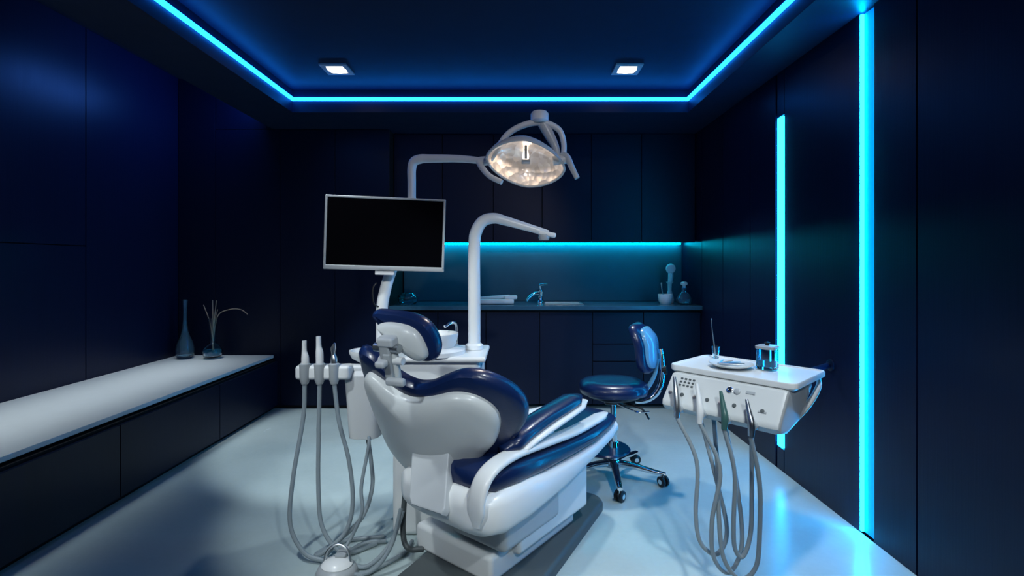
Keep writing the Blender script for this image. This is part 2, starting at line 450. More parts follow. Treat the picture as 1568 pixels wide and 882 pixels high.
# ================================================================== LOW CABINET left
lc = empty('low_cabinet', (-2.55, 2, 0))
XW = XL + 0.003
bx('carcass', (XW, YF + 0.01, 0.06), (-2.15, 4.445, 0.44), GAP, lc, bevel=0)
bx('toe_kick', (XW, YF + 0.01, 0.0), (-2.17, 4.445, 0.06), GAP, lc, bevel=0)
ysd = [YF + 0.01, -0.1, 0.85, 1.78, 2.68, 3.58, 4.445]
for i in range(6):
    bx('drawer_front_%d' % i, (-2.15, ysd[i] + 0.003, 0.035), (-2.13, ysd[i + 1] - 0.003, 0.425), NAVY2, lc, bevel=0.002)
bx('top_slab', (XW, YF + 0.01, 0.455), (-2.165, 4.445, 0.48), SLAB, lc, bevel=0.003)
bx('top_support', (XW, YF + 0.01, 0.44), (-2.2, 4.445, 0.455), GAP, lc, bevel=0)

# vases
vb = empty('bottle_vase', (-2.86, 4.3, 0.48))
lathe('glass_body', [(0.05, 0), (0.068, 0.02), (0.072, 0.07), (0.06, 0.13), (0.035, 0.19), (0.02, 0.25), (0.015, 0.33), (0.013, 0.42), (0.017, 0.45), (0.019, 0.50), (0.013, 0.505), (0.010, 0.42), (0.012, 0.33), (0.03, 0.19), (0.055, 0.13), (0.066, 0.07), (0.06, 0.03), (0.001, 0.02)], (-2.86, 4.3, 0.481), BLUEGLASS, vb)
rd = empty('reed_diffuser', (-2.62, 4.3, 0.48))
lathe('glass_body', [(0.04, 0), (0.07, 0.02), (0.078, 0.06), (0.06, 0.10), (0.026, 0.135), (0.024, 0.2), (0.034, 0.33), (0.036, 0.345), (0.030, 0.345), (0.02, 0.2), (0.02, 0.14), (0.055, 0.095), (0.07, 0.06), (0.06, 0.025), (0.001, 0.015)], (-2.62, 4.3, 0.481), GLASS, rd)
lathe('liquid', [(0.001, 0.018), (0.058, 0.027), (0.067, 0.05), (0.065, 0.07), (0.001, 0.07)], (-2.62, 4.3, 0.481), LIQUID, rd)
for i, (dx, dy, hz) in enumerate([(-0.08, 0.0, 0.46), (-0.02, 0.03, 0.50), (0.05, -0.03, 0.50), (0.03, 0.02, 0.42)]):
    tube('reed_%d' % i, [(-2.62 - dx * 0.15, 4.3 - dy * 0.1, 0.53), (-2.62 + dx * 0.3, 4.3 + dy * 0.4, 0.78), (-2.62 + dx, 4.3 + dy, 0.48 + hz)], 0.0035, REED, rd, seg=6)
tube('reed_long', [(-2.62, 4.3, 0.60), (-2.58, 4.3, 0.84), (-2.48, 4.3, 0.90), (-2.38, 4.3, 0.90), (-2.32, 4.3, 0.86)], 0.004, REED, rd, seg=6)

# ================================================================== DENTAL CHAIR
ch = empty('dental_chair', (-0.05, 2.25, 0))
BO, BU, BV = Vector((-0.338, 2.0, 0.5)), Vector((0.94, -0.34, 0)), Vector((-0.2, -0.5, 1))
BW = Vector((-0.3, -0.828, -0.474))
out_c = [(-.25, .375), (-.225, .42), (-.15, .415), (-.07, .365), (.01, .335), (.08, .34), (.15, .368), (.22, .388), (.29, .375), (.35, .335), (.395, .28),
         (.415, .215), (.395, .145), (.33, .07), (.26, .02), (.18, -.02), (.0, -.04), (-.17, -.03), (-.235, .0), (-.255, .1), (-.268, .22), (-.268, .30)]
warpb = lambda u, v: -0.7 * (u - 0.08) ** 2
slab('back_cushion', out_c, rounded(-0.07, 0.0, 0.025), (BO, BU, BV, BW), BLUE, ch, smooth=5, warp=warpb,
     dome=([(0.8, -0.08), (0.5, -0.083), (0.2, -0.085)], [(0.8, 0.0), (0.5, 0.0)]))
out_s = [(-.215, .325), (-.17, .355), (-.10, .335), (-.04, .308), (.02, .298), (.10, .312), (.19, .332), (.26, .318), (.315, .268), (.33, .205), (.30, .125), (.245, .07),
         (.19, .0), (.12, -.06), (-.02, -.08), (-.15, -.07), (-.225, .0), (-.238, .1), (-.236, .22), (-.23, .28)]
slab('back_shell', out_s, [(0, -0.03), (0, 0.015), (0.004, 0.028), (0.014, 0.038)], (BO, BU, BV, BW), SHELL, ch, smooth=5, warp=warpb,
     dome=([(0.8, -0.03), (0.4, -0.03)], [(0.9, 0.046), (0.75, 0.055), (0.5, 0.062), (0.25, 0.065)]), sharp=60)
cW = Vector((-0.52, -0.85, 0.595)).normalized()
wn(slab('rear_cover', [(-.10, .085), (-.085, .095), (.07, .095), (.085, .085), (.085, -.07), (.07, -.09), (-.07, -.09), (-.085, -.07)],
     rounded(-0.03, 0.015, 0.008), ((-0.315, 1.845, 0.50), (0.85, -0.52, 0), (0, 0.7, 1), cW), PANELG, ch, smooth=0))
HO = Vector((-0.395, 1.76, 1.03))
HV = Vector((-0.05, -0.25, 1))
HW = Vector((-0.33, -0.91, -0.24))
out_h = [(-.138, .07), (-.12, .088), (-.05, .086), (.02, .078), (.075, .055), (.11, .01), (.122, -.045), (.10, -.085), (.06, -.092), (.0, -.075), (-.06, -.02), (-.115, .035)]
slab('headrest_cushion', out_h, rounded(-0.07, 0.0, 0.026), (HO, BU, HV, HW), BLUE, ch, smooth=5,
     dome=([(0.7, -0.08), (0.3, -0.085)], [(0.6, 0.0)]))
out_hs = [(-.10, .045), (-.05, .056), (.02, .048), (.06, .025), (.085, -.02), (.09, -.06), (.055, -.078), (.01, -.06), (-.05, -.02), (-.09, .02)]
slab('headrest_shell', out_hs, [(0, -0.01), (0, 0.01), (0.005, 0.02), (0.012, 0.026)], (HO, BU, HV, HW), SHELL, ch, smooth=5,
     dome=([(0.5, -0.01)], [(0.8, 0.032), (0.4, 0.038)]), sharp=60)
MB = Matrix((BU.normalized(), (HW.cross(BU)).normalized() * -1, HW.normalized())).transposed()
def hb(name, x, y, z, d, m=GREYP, bv=0.010):
    box(name, (x, y, z), d, m, ch, M=MB, bevel=bv, seg=4)
hb('bracket_top', -0.445, 1.72, 1.025, (0.065, 0.035, 0.045), PANELG)
hb('bracket_mid', -0.45, 1.73, 0.98, (0.045, 0.085, 0.03))
hb('bracket_slide', -0.435, 1.75, 0.925, (0.06, 0.13, 0.025), SHELL)
hb('bracket_slide_core', -0.44, 1.735, 0.93, (0.03, 0.11, 0.03), GREYP, 0.006)
hb('bracket_clip_1', -0.46, 1.70, 0.95, (0.04, 0.025, 0.035), PANELG)
hb('bracket_clip_2', -0.415, 1.715, 0.885, (0.075, 0.028, 0.026), PANELG)
tube('bracket_pivot', [(-0.495, 1.75, 1.0), (-0.40, 1.71, 1.0)], 0.016, STEEL, ch, smooth=False, seg=16)
tube('bracket_pivot_low', [(-0.48, 1.76, 0.955), (-0.39, 1.72, 0.955)], 0.014, WHITE, ch, smooth=False, seg=16)

# seat
SO = Vector((-0.2, 1.95, 0)); SF = Vector((0.616, 0.788, 0)); SR = Vector((0.788, -0.616, 0))
def S(s, r, z): return SO + SF * s + SR * r + Vector((0, 0, z))
def secs(name, data, m, n=3.0, r0=0.0):
    rr = []
    for s, hw, za, zb, *rest in data:
        r = rest[0] if rest else r0
        rr.append(ring(S(s, r, (za + zb) / 2), SR * hw, Vector((0, 0, (zb - za) / 2)), n))
    return loft(name, rr, m, ch, sharp=60)
secs('seat_housing', [(-.165, .10, .40, .44), (-.155, .18, .36, .47), (-.12, .24, .33, .49), (-.05, .262, .315, .50), (.1, .262, .315, .50), (.25, .255, .33, .475),
                      (.45, .235, .345, .455), (.7, .205, .365, .445), (.9, .18, .385, .45), (1.0, .16, .40, .455), (1.04, .13, .41, .452), (1.055, .06, .42, .445)], WHITE, 4.0)
secs('seat_cushion', [(-.12, .08, .50, .53), (-.11, .18, .475, .55), (-.07, .225, .46, .565), (.05, .242, .455, .572), (.2, .24, .445, .56), (.4, .228, .44, .538),
                      (.55, .218, .435, .525), (.7, .205, .43, .515), (.88, .18, .435, .515), (.98, .155, .44, .505), (1.02, .11, .45, .495), (1.03, .05, .46, .485)], BLUE, 3.2)
def ribbon(name, pts, wv, tv, m, n=3.0):
    q = catmull([Vector(p) for p in pts], 6)
    rr = []
    for i, p in enumerate(q):
        t = (q[min(i + 1, len(q) - 1)] - q[max(i - 1, 0)]).normalized()
        side = SR.copy()
        side = (side - t * side.dot(t)).normalized()
        up = t.cross(side).normalized()
        k = min(1.0, 0.45 + 0.55 * min(i, len(q) - 1 - i) / 3)
        rr.append(ring(p, side * wv * k, up * tv * k, n, 20))
    return loft(name, rr, m, ch, sharp=60)
ribbon('side_band', [S(-.148, .195, .385), S(-.148, .20, .49), S(-.10, .205, .56), S(.03, .20, .580), S(.25, .195, .565), S(.5, .175, .537), S(.75, .145, .520), S(.93, .12, .513)], 0.036, 0.014, WHITE)
ribbon('side_band_far', [S(-.05, -.21, .53), S(.05, -.20, .582), S(.25, -.19, .568), S(.5, -.17, .54), S(.75, -.15, .522), S(.93, -.11, .515)], 0.03, 0.014, WHITE)
ribbon('armrest_pad', [S(.03, .165, .59), S(.12, .17, .622), S(.3, .155, .642), S(.5, .135, .65), S(.66, .115, .655)], 0.055, 0.03, BLUE, 2.5)
ribbon('armrest_frame', [S(.06, .18, .572), S(.16, .185, .60), S(.32, .175, .615), S(.5, .155, .622), S(.69, .13, .632)], 0.05, 0.014, WHITE, 2.5)
ribbon('armrest_pad_far', [S(.1, -.27, .62), S(.25, -.27, .65), S(.45, -.26, .65), S(.6, -.25, .64)], 0.035, 0.022, BLUE, 2.5)
box('armrest_post_far', tuple(S(.25, -.26, .55)), (0.06, 0.05, 0.16), WHITE, ch, rz=-math.radians(38), bevel=0.015)
box('armrest_post', tuple(S(.33, .15, .57)), (0.04, 0.10, 0.08), WHITE, ch, rz=-math.radians(38), bevel=0.012)
RZ = -math.radians(38)
box('pedestal', (0.08, 2.3, 0.245), (0.26, 0.55, 0.27), WHITE, ch, rz=RZ, bevel=0.02, seg=4)
box('pedestal_link', (-0.04, 2.15, 0.27), (0.30, 0.40, 0.20), PANELG, ch, rz=RZ, bevel=0.03, seg=4)
box('base_cover', (-0.08, 2.3, 0.10), (0.44, 0.62, 0.11), WHITE, ch, rz=RZ, bevel=0.02, seg=4)
box('base_cover_step', (-0.06, 2.32, 0.165), (0.34, 0.5, 0.06), WHITE, ch, rz=RZ, bevel=0.02, seg=4)
rp_out = []
for (sx, sy) in [(-1, -1), (1, -1), (1, 1), (-1, 1)]:
    for k in range(7):
        a = math.atan2(sy, sx) - math.pi / 4 + k / 6 * math.pi / 2
        rp_out.append((sx * (0.27 - 0.09) + 0.09 * math.cos(a), sy * (0.60 - 0.09) + 0.09 * math.sin(a)))
a30 = math.radians(28)
wn(slab('rubber_base_plate', rp_out, [(0, 0.0), (0, 0.03), (0.01, 0.045), (0.02, 0.05)],
     ((-0.03, 2.27, 0.001), (math.cos(a30), -math.sin(a30), 0), (math.sin(a30), math.cos(a30), 0), (0, 0, 1)), RUBBER, ch, smooth=0))
tube('base_hose_guard', [(-0.50, 2.25, 0.30), (-0.50, 2.20, 0.12), (-0.47, 2.16, 0.06), (-0.40, 2.16, 0.055)], 0.012, RUBBER, ch)

# ================================================================== DENTAL UNIT (cuspidor)
du = empty('cuspidor_unit', (-0.45, 2.5, 0))
box('body', (-0.415, 2.47, 0.70), (0.50, 0.32, 0.30), WHITE, du, bevel=0.03, seg=4)
box('body_cap', (-0.41, 2.46, 0.852), (0.54, 0.36, 0.025), WHITE, du, bevel=0.01, seg=3)
box('column', (-0.46, 2.47, 0.29), (0.26, 0.22, 0.58), WHITE, du, bevel=0.03, seg=4)
loft('filter_housing', [ring((-0.71, 2.36, z), (hw, 0, 0), (0, hd, 0), 3.5) for z, hw, hd in [(0.475, 0.05, 0.05), (0.485, 0.072, 0.07), (0.60, 0.078, 0.08), (0.78, 0.09, 0.09), (0.80, 0.07, 0.07)]], WHITE, du)
lathe('small_bowl', [(0.02, 0), (0.03, 0.03), (0.07, 0.055), (0.083, 0.08), (0.083, 0.09), (0.076, 0.09), (0.06, 0.065), (0.001, 0.05)], (-0.705, 2.36, 0.795), WHITE, du)
lathe('spittoon_bowl', [(0.05, 0), (0.07, 0.01), (0.098, 0.05), (0.108, 0.09), (0.108, 0.10), (0.098, 0.10), (0.085, 0.06), (0.05, 0.03), (0.001, 0.02)], (-0.385, 2.38, 0.862), WHITE, du)
lathe('spittoon_skirt', [(0.14, 0), (0.14, 0.02), (0.11, 0.035), (0.05, 0.036)], (-0.385, 2.40, 0.862), WHITE, du)
tube('cup_filler', [(-0.30, 2.5, 0.86), (-0.30, 2.5, 0.98), (-0.32, 2.47, 1.0), (-0.35, 2.44, 0.985)], 0.007, CHROME, du)
box('holder_arm', (-0.80, 2.32, 0.80), (0.20, 0.06, 0.05), WHITE, du, bevel=0.015, seg=3)
box('holder_bar', (-0.875, 2.28, 0.80), (0.25, 0.075, 0.065), WHITE, du, bevel=0.015, seg=3)
for i, x in enumerate([-0.955, -0.888, -0.822]):
    lathe('socket_%d' % i, [(0.015, -0.05), (0.022, -0.03), (0.024, 0.04), (0.018, 0.045)], (x, 2.25, 0.80), GREYP, du, seg=16)
tube('suction_tip', [(-0.955, 2.25, 0.76), (-0.953, 2.25, 0.86), (-0.957, 2.25, 0.90), (-0.957, 2.25, 0.945)], [0.015, 0.017, 0.011, 0.010], WHITE, du, seg=12)
tube('saliva_tip', [(-0.888, 2.25, 0.76), (-0.888, 2.25, 0.88), (-0.892, 2.25, 0.92), (-0.893, 2.25, 0.965)], [0.014, 0.017, 0.012, 0.011], WHITE, du, seg=12)
tube('syringe', [(-0.822, 2.25, 0.75), (-0.822, 2.25, 0.85), (-0.826, 2.25, 0.885), (-0.826, 2.25, 0.91), (-0.818, 2.245, 0.935)], [0.013, 0.016, 0.009, 0.012, 0.004], STEEL, du, seg=12)
hr = 0.0095
def Hs(name, pts, r=hr): tube(name, pts, r, HOSE, du, seg=10)
Hs('hose_1', [(-0.955, 2.25, 0.76), (-0.958, 2.24, 0.6), (-0.985, 2.2, 0.35), (-0.985, 2.17, 0.16), (-0.92, 2.15, 0.05), (-0.84, 2.14, 0.02), (-0.76, 2.13, 0.02)])
Hs('hose_2', [(-0.888, 2.25, 0.76), (-0.893, 2.25, 0.5), (-0.89, 2.24, 0.3), (-0.87, 2.22, 0.14), (-0.81, 2.2, 0.05), (-0.74, 2.2, 0.015), (-0.64, 2.28, 0.012)])
Hs('hose_3', [(-0.822, 2.25, 0.75), (-0.80, 2.25, 0.58), (-0.755, 2.25, 0.40), (-0.735, 2.24, 0.22), (-0.76, 2.22, 0.10), (-0.84, 2.18, 0.03), (-0.88, 2.20, 0.012), (-0.80, 2.3, 0.012), (-0.62, 2.34, 0.012)])
Hs('hose_4', [(-0.70, 2.34, 0.49), (-0.68, 2.33, 0.38), (-0.665, 2.3, 0.26), (-0.70, 2.26, 0.14), (-0.80, 2.22, 0.05), (-0.83, 2.17, 0.013), (-0.78, 2.15, 0.012)])
Hs('hose_5', [(-0.68, 2.30, 0.50), (-0.67, 2.26, 0.46), (-0.69, 2.22, 0.30), (-0.68, 2.2, 0.20), (-0.72, 2.2, 0.10), (-0.76, 2.16, 0.03)], 0.008)
Hs('hose_floor_1', [(-0.50, 2.2, 0.20), (-0.54, 2.14, 0.09), (-0.62, 2.1, 0.02), (-0.70, 2.12, 0.012), (-0.75, 2.18, 0.012), (-0.70, 2.28, 0.012), (-0.60, 2.3, 0.012)])
Hs('hose_floor_2', [(-0.49, 2.12, 0.25), (-0.52, 2.08, 0.12), (-0.58, 2.05, 0.04), (-0.66, 2.05, 0.012), (-0.70, 2.09, 0.012)], 0.009)
Hs('hose_floor_3', [(-0.76, 2.0, 0.012), (-0.66, 2.02, 0.012), (-0.58, 2.1, 0.012), (-0.5, 2.2, 0.012), (-0.48, 2.3, 0.012)], 0.009)
ar = empty('curved_support_arm', (-0.21, 2.5, 0.86))
lathe('collar', [(0.045, 0), (0.045, 0.02), (0.034, 0.03)], (-0.21, 2.5, 0.866), WHITE, ar)
tube('pole', [(-0.21, 2.5, 0.867), (-0.21, 2.5, 1.10), (-0.21, 2.5, 1.38), (-0.20, 2.5, 1.455), (-0.165, 2.5, 1.508), (-0.11, 2.5, 1.522), (-0.05, 2.5, 1.508), (0.08, 2.5, 1.470), (0.16, 2.5, 1.445)],
     [0.031, 0.031, 0.030, 0.030, 0.029, 0.027, 0.024, 0.019, 0.017], WHITE, ar, seg=20)
box('arm_head', (0.155, 2.5, 1.443), (0.09, 0.045, 0.024), WHITE, ar, M=Matrix.Rotation(math.radians(12), 3, 'Y'), bevel=0.008, seg=3)
lathe('arm_nozzle', [(0.024, 0), (0.028, 0.012), (0.026, 0.028)], (0.14, 2.5, 1.412), GREYP, ar, seg=20)

# monitor
mo_ = empty('monitor', (-0.645, 2.38, 1.44))
My = Matrix.Rotation(math.radians(7), 3, 'Z') @ Matrix.Rotation(math.radians(1.6), 3, 'Y')
def mb(name, off, d, m, bv=0.004):
    c = Vector((-0.622, 2.375, 1.436)) + My @ Vector(off)
    return box(name, c, d, m, mo_, M=My, bevel=bv, seg=2)
mb('back_casing', (0, 0.02, 0), (0.545, 0.03, 0.336), BEZEL, 0.01)
mb('rim_top', (0, 0, 0.169), (0.56, 0.03, 0.012), BEZEL)
mb('rim_bottom', (0, 0, -0.164), (0.56, 0.03, 0.022), BEZEL)
mb('rim_left', (-0.274, 0, 0), (0.012, 0.03, 0.336), BEZEL)
mb('rim_right', (0.274, 0, 0), (0.012, 0.03, 0.336), BEZEL)
mb('screen', (0, -0.002, 0.004), (0.54, 0.02, 0.32), SCREEN, 0.001)
mb('badge', (0, -0.016, -0.165), (0.05, 0.002, 0.008), GREYP, 0.0005)
mb('mount_plate', (0.03, 0.045, -0.06), (0.12, 0.02, 0.12), WHITE)
mb('bottom_bracket', (0.0, 0.015, -0.185), (0.09, 0.04, 0.022), WHITE)

# lamp post + lamp
la = empty('dental_operating_lamp', (-0.5, 2.45, 0.86))
tube('lower_post', [(-0.665, 2.47, 0.867), (-0.665, 2.47, 0.98), (-0.665, 2.47, 1.08), (-0.645, 2.47, 1.18), (-0.615, 2.47, 1.27), (-0.58, 2.48, 1.36), (-0.535, 2.48, 1.46), (-0.522, 2.48, 1.56)],
     [0.03, 0.03, 0.029, 0.028, 0.027, 0.026, 0.024, 0.024], WHITE, la, seg=18)
lathe('post_collar', [(0.03, 0), (0.032, 0.02), (0.028, 0.035)], (-0.52, 2.48, 1.585), WHITE, la, seg=20)
tube('upper_post', [(-0.52, 2.48, 1.55), (-0.52, 2.48, 1.70), (-0.52, 2.48, 1.765), (-0.508, 2.475, 1.80), (-0.475, 2.465, 1.812), (-0.43, 2.455, 1.812), (-0.28, 2.40, 1.80), (-0.14, 2.34, 1.775)],
     [0.021, 0.021, 0.022, 0.023, 0.023, 0.021, 0.018, 0.015], WHITE, la, seg=18)
tube('arm_cable', [(-0.685, 2.44, 1.20), (-0.70, 2.43, 1.17), (-0.695, 2.43, 1.10), (-0.67, 2.45, 1.08)], 0.004, BLACK, la, seg=8)
C = Vector((0.045, 2.30, 1.755))
LU = Vector((1, 0.1, -0.12)); LVd = Vector((0, -0.75, 0.66)); LN = Vector((0, -0.66, -0.75))
def lring(sc, w, n=1.7):
    return ring(C + LN * w, LU * 0.178 * sc, LVd * 0.13 * sc, n, 48)
loft('reflector', [lring(1.0, 0.0), lring(0.93, -0.03), lring(0.8, -0.06), lring(0.6, -0.085), lring(0.3, -0.1), lring(0.05, -0.103)], REFL, la, cap=False)
loft('outer_shell', [lring(1.02, 0.004), lring(1.03, -0.005), lring(0.96, -0.035), lring(0.83, -0.066), lring(0.62, -0.092), lring(0.3, -0.108), lring(0.05, -0.11)], SHELL, la, cap=False)
loft('rim', [lring(1.03, -0.006), lring(1.045, 0.0), lring(1.03, 0.008), lring(0.985, 0.008), lring(0.98, -0.002)], SHELL, la, cap=False)
tube('bulb', [tuple(C + LN * -0.09), tuple(C + LN * -0.05), tuple(C + LN * -0.03)], [0.012, 0.016, 0.006], BULB, la, seg=12)
box('bulb_shield', tuple(C + LN * -0.015), (0.04, 0.055, 0.012), GREYP, la, bevel=0.004)
tube('shield_stem', [tuple(C + LN * -0.015 + LVd * 0.02), tuple(C + LN * -0.07 + LVd * 0.05)], 0.006, GREYP, la, smooth=False)
tube('yoke', [(-0.13, 2.33, 1.765), (-0.10, 2.33, 1.81), (-0.045, 2.33, 1.894), (0.03, 2.33, 1.94), (0.12, 2.33, 1.955), (0.196, 2.33, 1.924), (0.222, 2.33, 1.864), (0.222, 2.32, 1.79)],
     [0.013, 0.013, 0.014, 0.015, 0.015, 0.014, 0.013, 0.013], WHITE, la, seg=14)
tube('yoke_strut', [(0.125, 2.34, 1.955), (0.155, 2.34, 1.90), (0.185, 2.34, 1.84), (0.20, 2.33, 1.77)], [0.026, 0.024, 0.018, 0.014], SHELL, la, seg=16)
lathe('yoke_joint', [(0.03, -0.02), (0.042, -0.01), (0.042, 0.022), (0.034, 0.032), (0.001, 0.033)], (0.11, 2.33, 1.972), WHITE, la, seg=24)
tube('grip_right', [(0.21, 2.31, 1.80), (0.235, 2.30, 1.785), (0.255, 2.29, 1.74), (0.28, 2.28, 1.685)], [0.016, 0.016, 0.014, 0.012], SHELL, la, seg=14)
tube('grip_left', [(-0.175, 2.33, 1.77), (-0.155, 2.31, 1.735), (-0.12, 2.29, 1.695), (-0.065, 2.27, 1.665)], [0.014, 0.014, 0.013, 0.012], WHITE, la, seg=14)
tube('hinge_left', [(-0.17, 2.345, 1.775), (-0.12, 2.32, 1.775)], 0.022, WHITE, la, smooth=False, seg=16)
tube('hinge_right', [(0.17, 2.31, 1.77), (0.235, 2.31, 1.78)], 0.022, WHITE, la, smooth=False, seg=16)
light('operating_lamp_beam', 'SPOT', tuple(C + LN * 0.03), 12, (1.0, 0.86, 0.72), spot_size=math.radians(95), spot_blend=0.8, shadow_soft_size=0.06, aim=C + LN)

# foot pedal
fp = empty('foot_pedal', (-0.745, 2.08, 0))
lathe('base', [(0.083, 0), (0.086, 0.012), (0.078, 0.03), (0.06, 0.04)], (-0.745, 2.07, 0.001), GREYP, fp, sy=0.85)
lathe('dome', [(0.062, 0.036), (0.064, 0.045), (0.05, 0.06), (0.02, 0.066), (0.001, 0.067)], (-0.745, 2.07, 0), WHITE, fp, sy=0.85)
box('toe_plate', (-0.735, 2.11, 0.072), (0.045, 0.07, 0.012), GREYP, fp, bevel=0.004)
tube('carry_loop', [(-0.80, 2.07, 0.03), (-0.79, 2.08, 0.09), (-0.745, 2.09, 0.115), (-0.70, 2.08, 0.09), (-0.69, 2.07, 0.03)], 0.005, STEEL, fp, seg=8)

# ================================================================== STOOL
st = empty('dental_stool', (0.585, 3.0, 0))
sx, sy = 0.585, 3.0
loft('seat_cushion', [ring((sx, sy, z), (r, 0, 0), (0, r * 0.95, 0), 2.3, 40) for z, r in [(0.515, 0.10), (0.515, 0.175), (0.525, 0.198), (0.55, 0.205), (0.575, 0.198), (0.59, 0.175), (0.597, 0.12), (0.592, 0.04)]], BLUE, st, sharp=60)
lathe('seat_plate', [(0.02, -0.03), (0.09, -0.025), (0.16, 0.0), (0.17, 0.012)], (sx, sy, 0.503), BLACK, st)
lathe('gas_column', [(0.026, 0.0), (0.026, 0.20), (0.02, 0.205), (0.016, 0.21), (0.016, 0.38)], (sx, sy, 0.11), CHROME, st, seg=20)
lathe('column_sleeve', [(0.034, 0.0), (0.034, 0.13), (0.03, 0.14)], (sx, sy, 0.09), CHROME, st, seg=20)
lathe('hub', [(0.045, 0.0), (0.05, 0.02), (0.04, 0.045), (0.028, 0.055)], (sx, sy, 0.075), CHROME, st)
box('mechanism', (sx + 0.03, sy - 0.01, 0.478), (0.18, 0.12, 0.035), BLACK, st, bevel=0.008)
tube('lever', [(sx + 0.04, sy - 0.05, 0.47), (sx + 0.14, sy - 0.12, 0.455), (sx + 0.18, sy - 0.14, 0.40)], 0.006, BLACK, st, seg=8)
tube('lever_2', [(sx, sy - 0.05, 0.47), (sx + 0.10, sy - 0.16, 0.45), (sx + 0.17, sy - 0.18, 0.455)], 0.005, CHROME, st, seg=8)
for i in range(5):
    a = math.radians(-94 + 72 * i)
    ex, ey = sx + 0.29 * math.cos(a), sy + 0.29 * math.sin(a)
    dvec = Vector((math.cos(a), math.sin(a), 0)); sd = Vector((-dvec.y, dvec.x, 0))
    loft('leg_%d' % i, [ring(Vector((sx, sy, 0)) + dvec * t + Vector((0, 0, z)), sd * w, Vector((0, 0, h)), 3, 14) for t, z, w, h in [(0.02, 0.10, 0.026, 0.019), (0.12, 0.095, 0.022, 0.016), (0.24, 0.078, 0.018, 0.012), (0.305, 0.072, 0.014, 0.009)]], CHROME, st)
    tube('caster_stem_%d' % i, [(ex, ey, 0.075), (ex, ey, 0.045)], 0.008, CHROME, st, smooth=False, seg=10)
    ca = a + 0.9
    w = Vector((math.cos(ca), math.sin(ca), 0))
    for j, o in enumerate((-0.015, 0.015)):
        p = Vector((ex, ey, 0.031)) + w * o
        Mw = w.to_track_quat('Z', 'Y').to_matrix()
        lathe('caster_wheel_%d_%d' % (i, j), [(0.008, -0.009), (0.025, -0.009), (0.030, -0.006), (0.030, 0.006), (0.025, 0.009), (0.008, 0.009)], p, BLACK, st, seg=20, M=Mw)
    lathe('caster_hub_%d' % i, [(0.014, -0.026), (0.014, 0.026)], (ex, ey, 0.031), CHROME, st, seg=12, M=w.to_track_quat('Z', 'Y').to_matrix())
lathe('foot_disc', [(0.03, 0.0), (0.145, 0.0), (0.152, 0.008), (0.145, 0.016), (0.03, 0.016)], (sx - 0.05, sy, 0.175), BLUE, st)
SU = Vector((0.42, 0.9, 0)); SWn = Vector((0.9, -0.42, 0.12))
so = Vector((0.84, 3.02, 0.79))
warps = lambda u, v: -2.2 * u * u - 1.2 * max(0, v) ** 2 * 3
out_b = [(-.15, .0), (-.145, .09), (-.10, .145), (0, .155), (.10, .145), (.145, .09), (.15, 0), (.13, -.10), (.08, -.145), (0, -.15), (-.08, -.145), (-.13, -.10)]
slab('backrest_cushion', out_b, rounded(-0.05, 0.0, 0.018), (so, SU, Vector((0.0, 0, 1)), SWn), BLUE, st, smooth=5, warp=warps, dome=([(0.7, -0.055), (0.3, -0.058)], [(0.6, 0)]))
out_b2 = [(u * 0.82, v * 0.82) for u, v in out_b]
slab('backrest_shell', out_b2, [(0, -0.005), (0, 0.012), (0.006, 0.018)], (so, SU, Vector((0.0, 0, 1)), SWn), BRUSHBLUE, st, smooth=5, warp=warps, dome=([(0.6, -0.005)], [(0.6, 0.024)]), sharp=60)
tube('backrest_bar', [(sx + 0.05, sy - 0.01, 0.485), (0.75, 2.97, 0.475), (0.83, 2.96, 0.52), (0.865, 2.96, 0.60), (0.875, 2.98, 0.70), (0.872, 3.0, 0.78)], [0.013, 0.016, 0.018, 0.018, 0.016, 0.013], CHROME, st, seg=14)
tube('backrest_bar_2', [(sx + 0.05, sy + 0.04, 0.485), (0.74, 3.03, 0.485), (0.80, 3.03, 0.54), (0.84, 3.02, 0.62), (0.86, 3.02, 0.72)], [0.010, 0.012, 0.014, 0.013, 0.011], BRUSHBLUE, st, seg=12)
lathe('backrest_knob', [(0.001, -0.016), (0.024, -0.014), (0.026, 0.014), (0.001, 0.018)], (0.885, 2.97, 0.66), BLACK, st, seg=18, M=SWn.to_track_quat('Z', 'Y').to_matrix())

# ================================================================== DELIVERY TABLE
dt = empty('dental_delivery_unit', (1.0, 2.15, 0.75))
P0 = Vector((0.682, 2.24, 0)); e1 = Vector((0.679, -0.734, 0)).normalized(); e2 = Vector((0.734, 0.679, 0)).normalized()
def T(a, b, z): return P0 + e1 * a + e2 * b + Vector((0, 0, z))
to = []
for (cx, cy, r) in [(0.0, 0.0, 0.04), (0.53, 0.0, 0.03), (0.53, 0.37, 0.03), (0.0, 0.37, 0.05)]:
    sxn, syn = (1 if cx == 0 else -1), (1 if cy == 0 else -1)
    ccx, ccy = cx + sxn * r, cy + syn * r
    base = {(1, 1): 180, (-1, 1): 270, (-1, -1): 0, (1, -1): 90}[(sxn, syn)]
    for k in range(6):
        a = math.radians(base + k * 18)
        to.append((ccx + r * math.cos(a), ccy + r * math.sin(a)))
Z3 = Vector((0, 0, 1))
wn(slab('table_top', to, [(0.012, 0.812), (0.0, 0.822), (0, 0.838), (0.003, 0.843), (0.010, 0.843), (0.014, 0.838)], (P0, e1, e2, Z3), WHITE, dt, smooth=0))
prof = [(0.0, .815), (-.02, .812), (-.105, .712), (-.108, .690), (-.09, .668), (-.02, .655), (.10, .675), (.22, .75), (.25, .815)]
wn(slab('console', prof, [(0.02, 0.03), (0.004, 0.036), (0.0, 0.05), (0, 0.49), (0.004, 0.504), (0.02, 0.51)], (P0, e2, Z3, e1), SHELL, dt, smooth=0))
fd = (e2 * -0.085 + Z3 * -0.10).normalized(); fn = fd.cross(e1).normalized()
if fn.z < 0: fn = -fn
MF = Matrix((e1, fn.cross(e1), fn)).transposed()
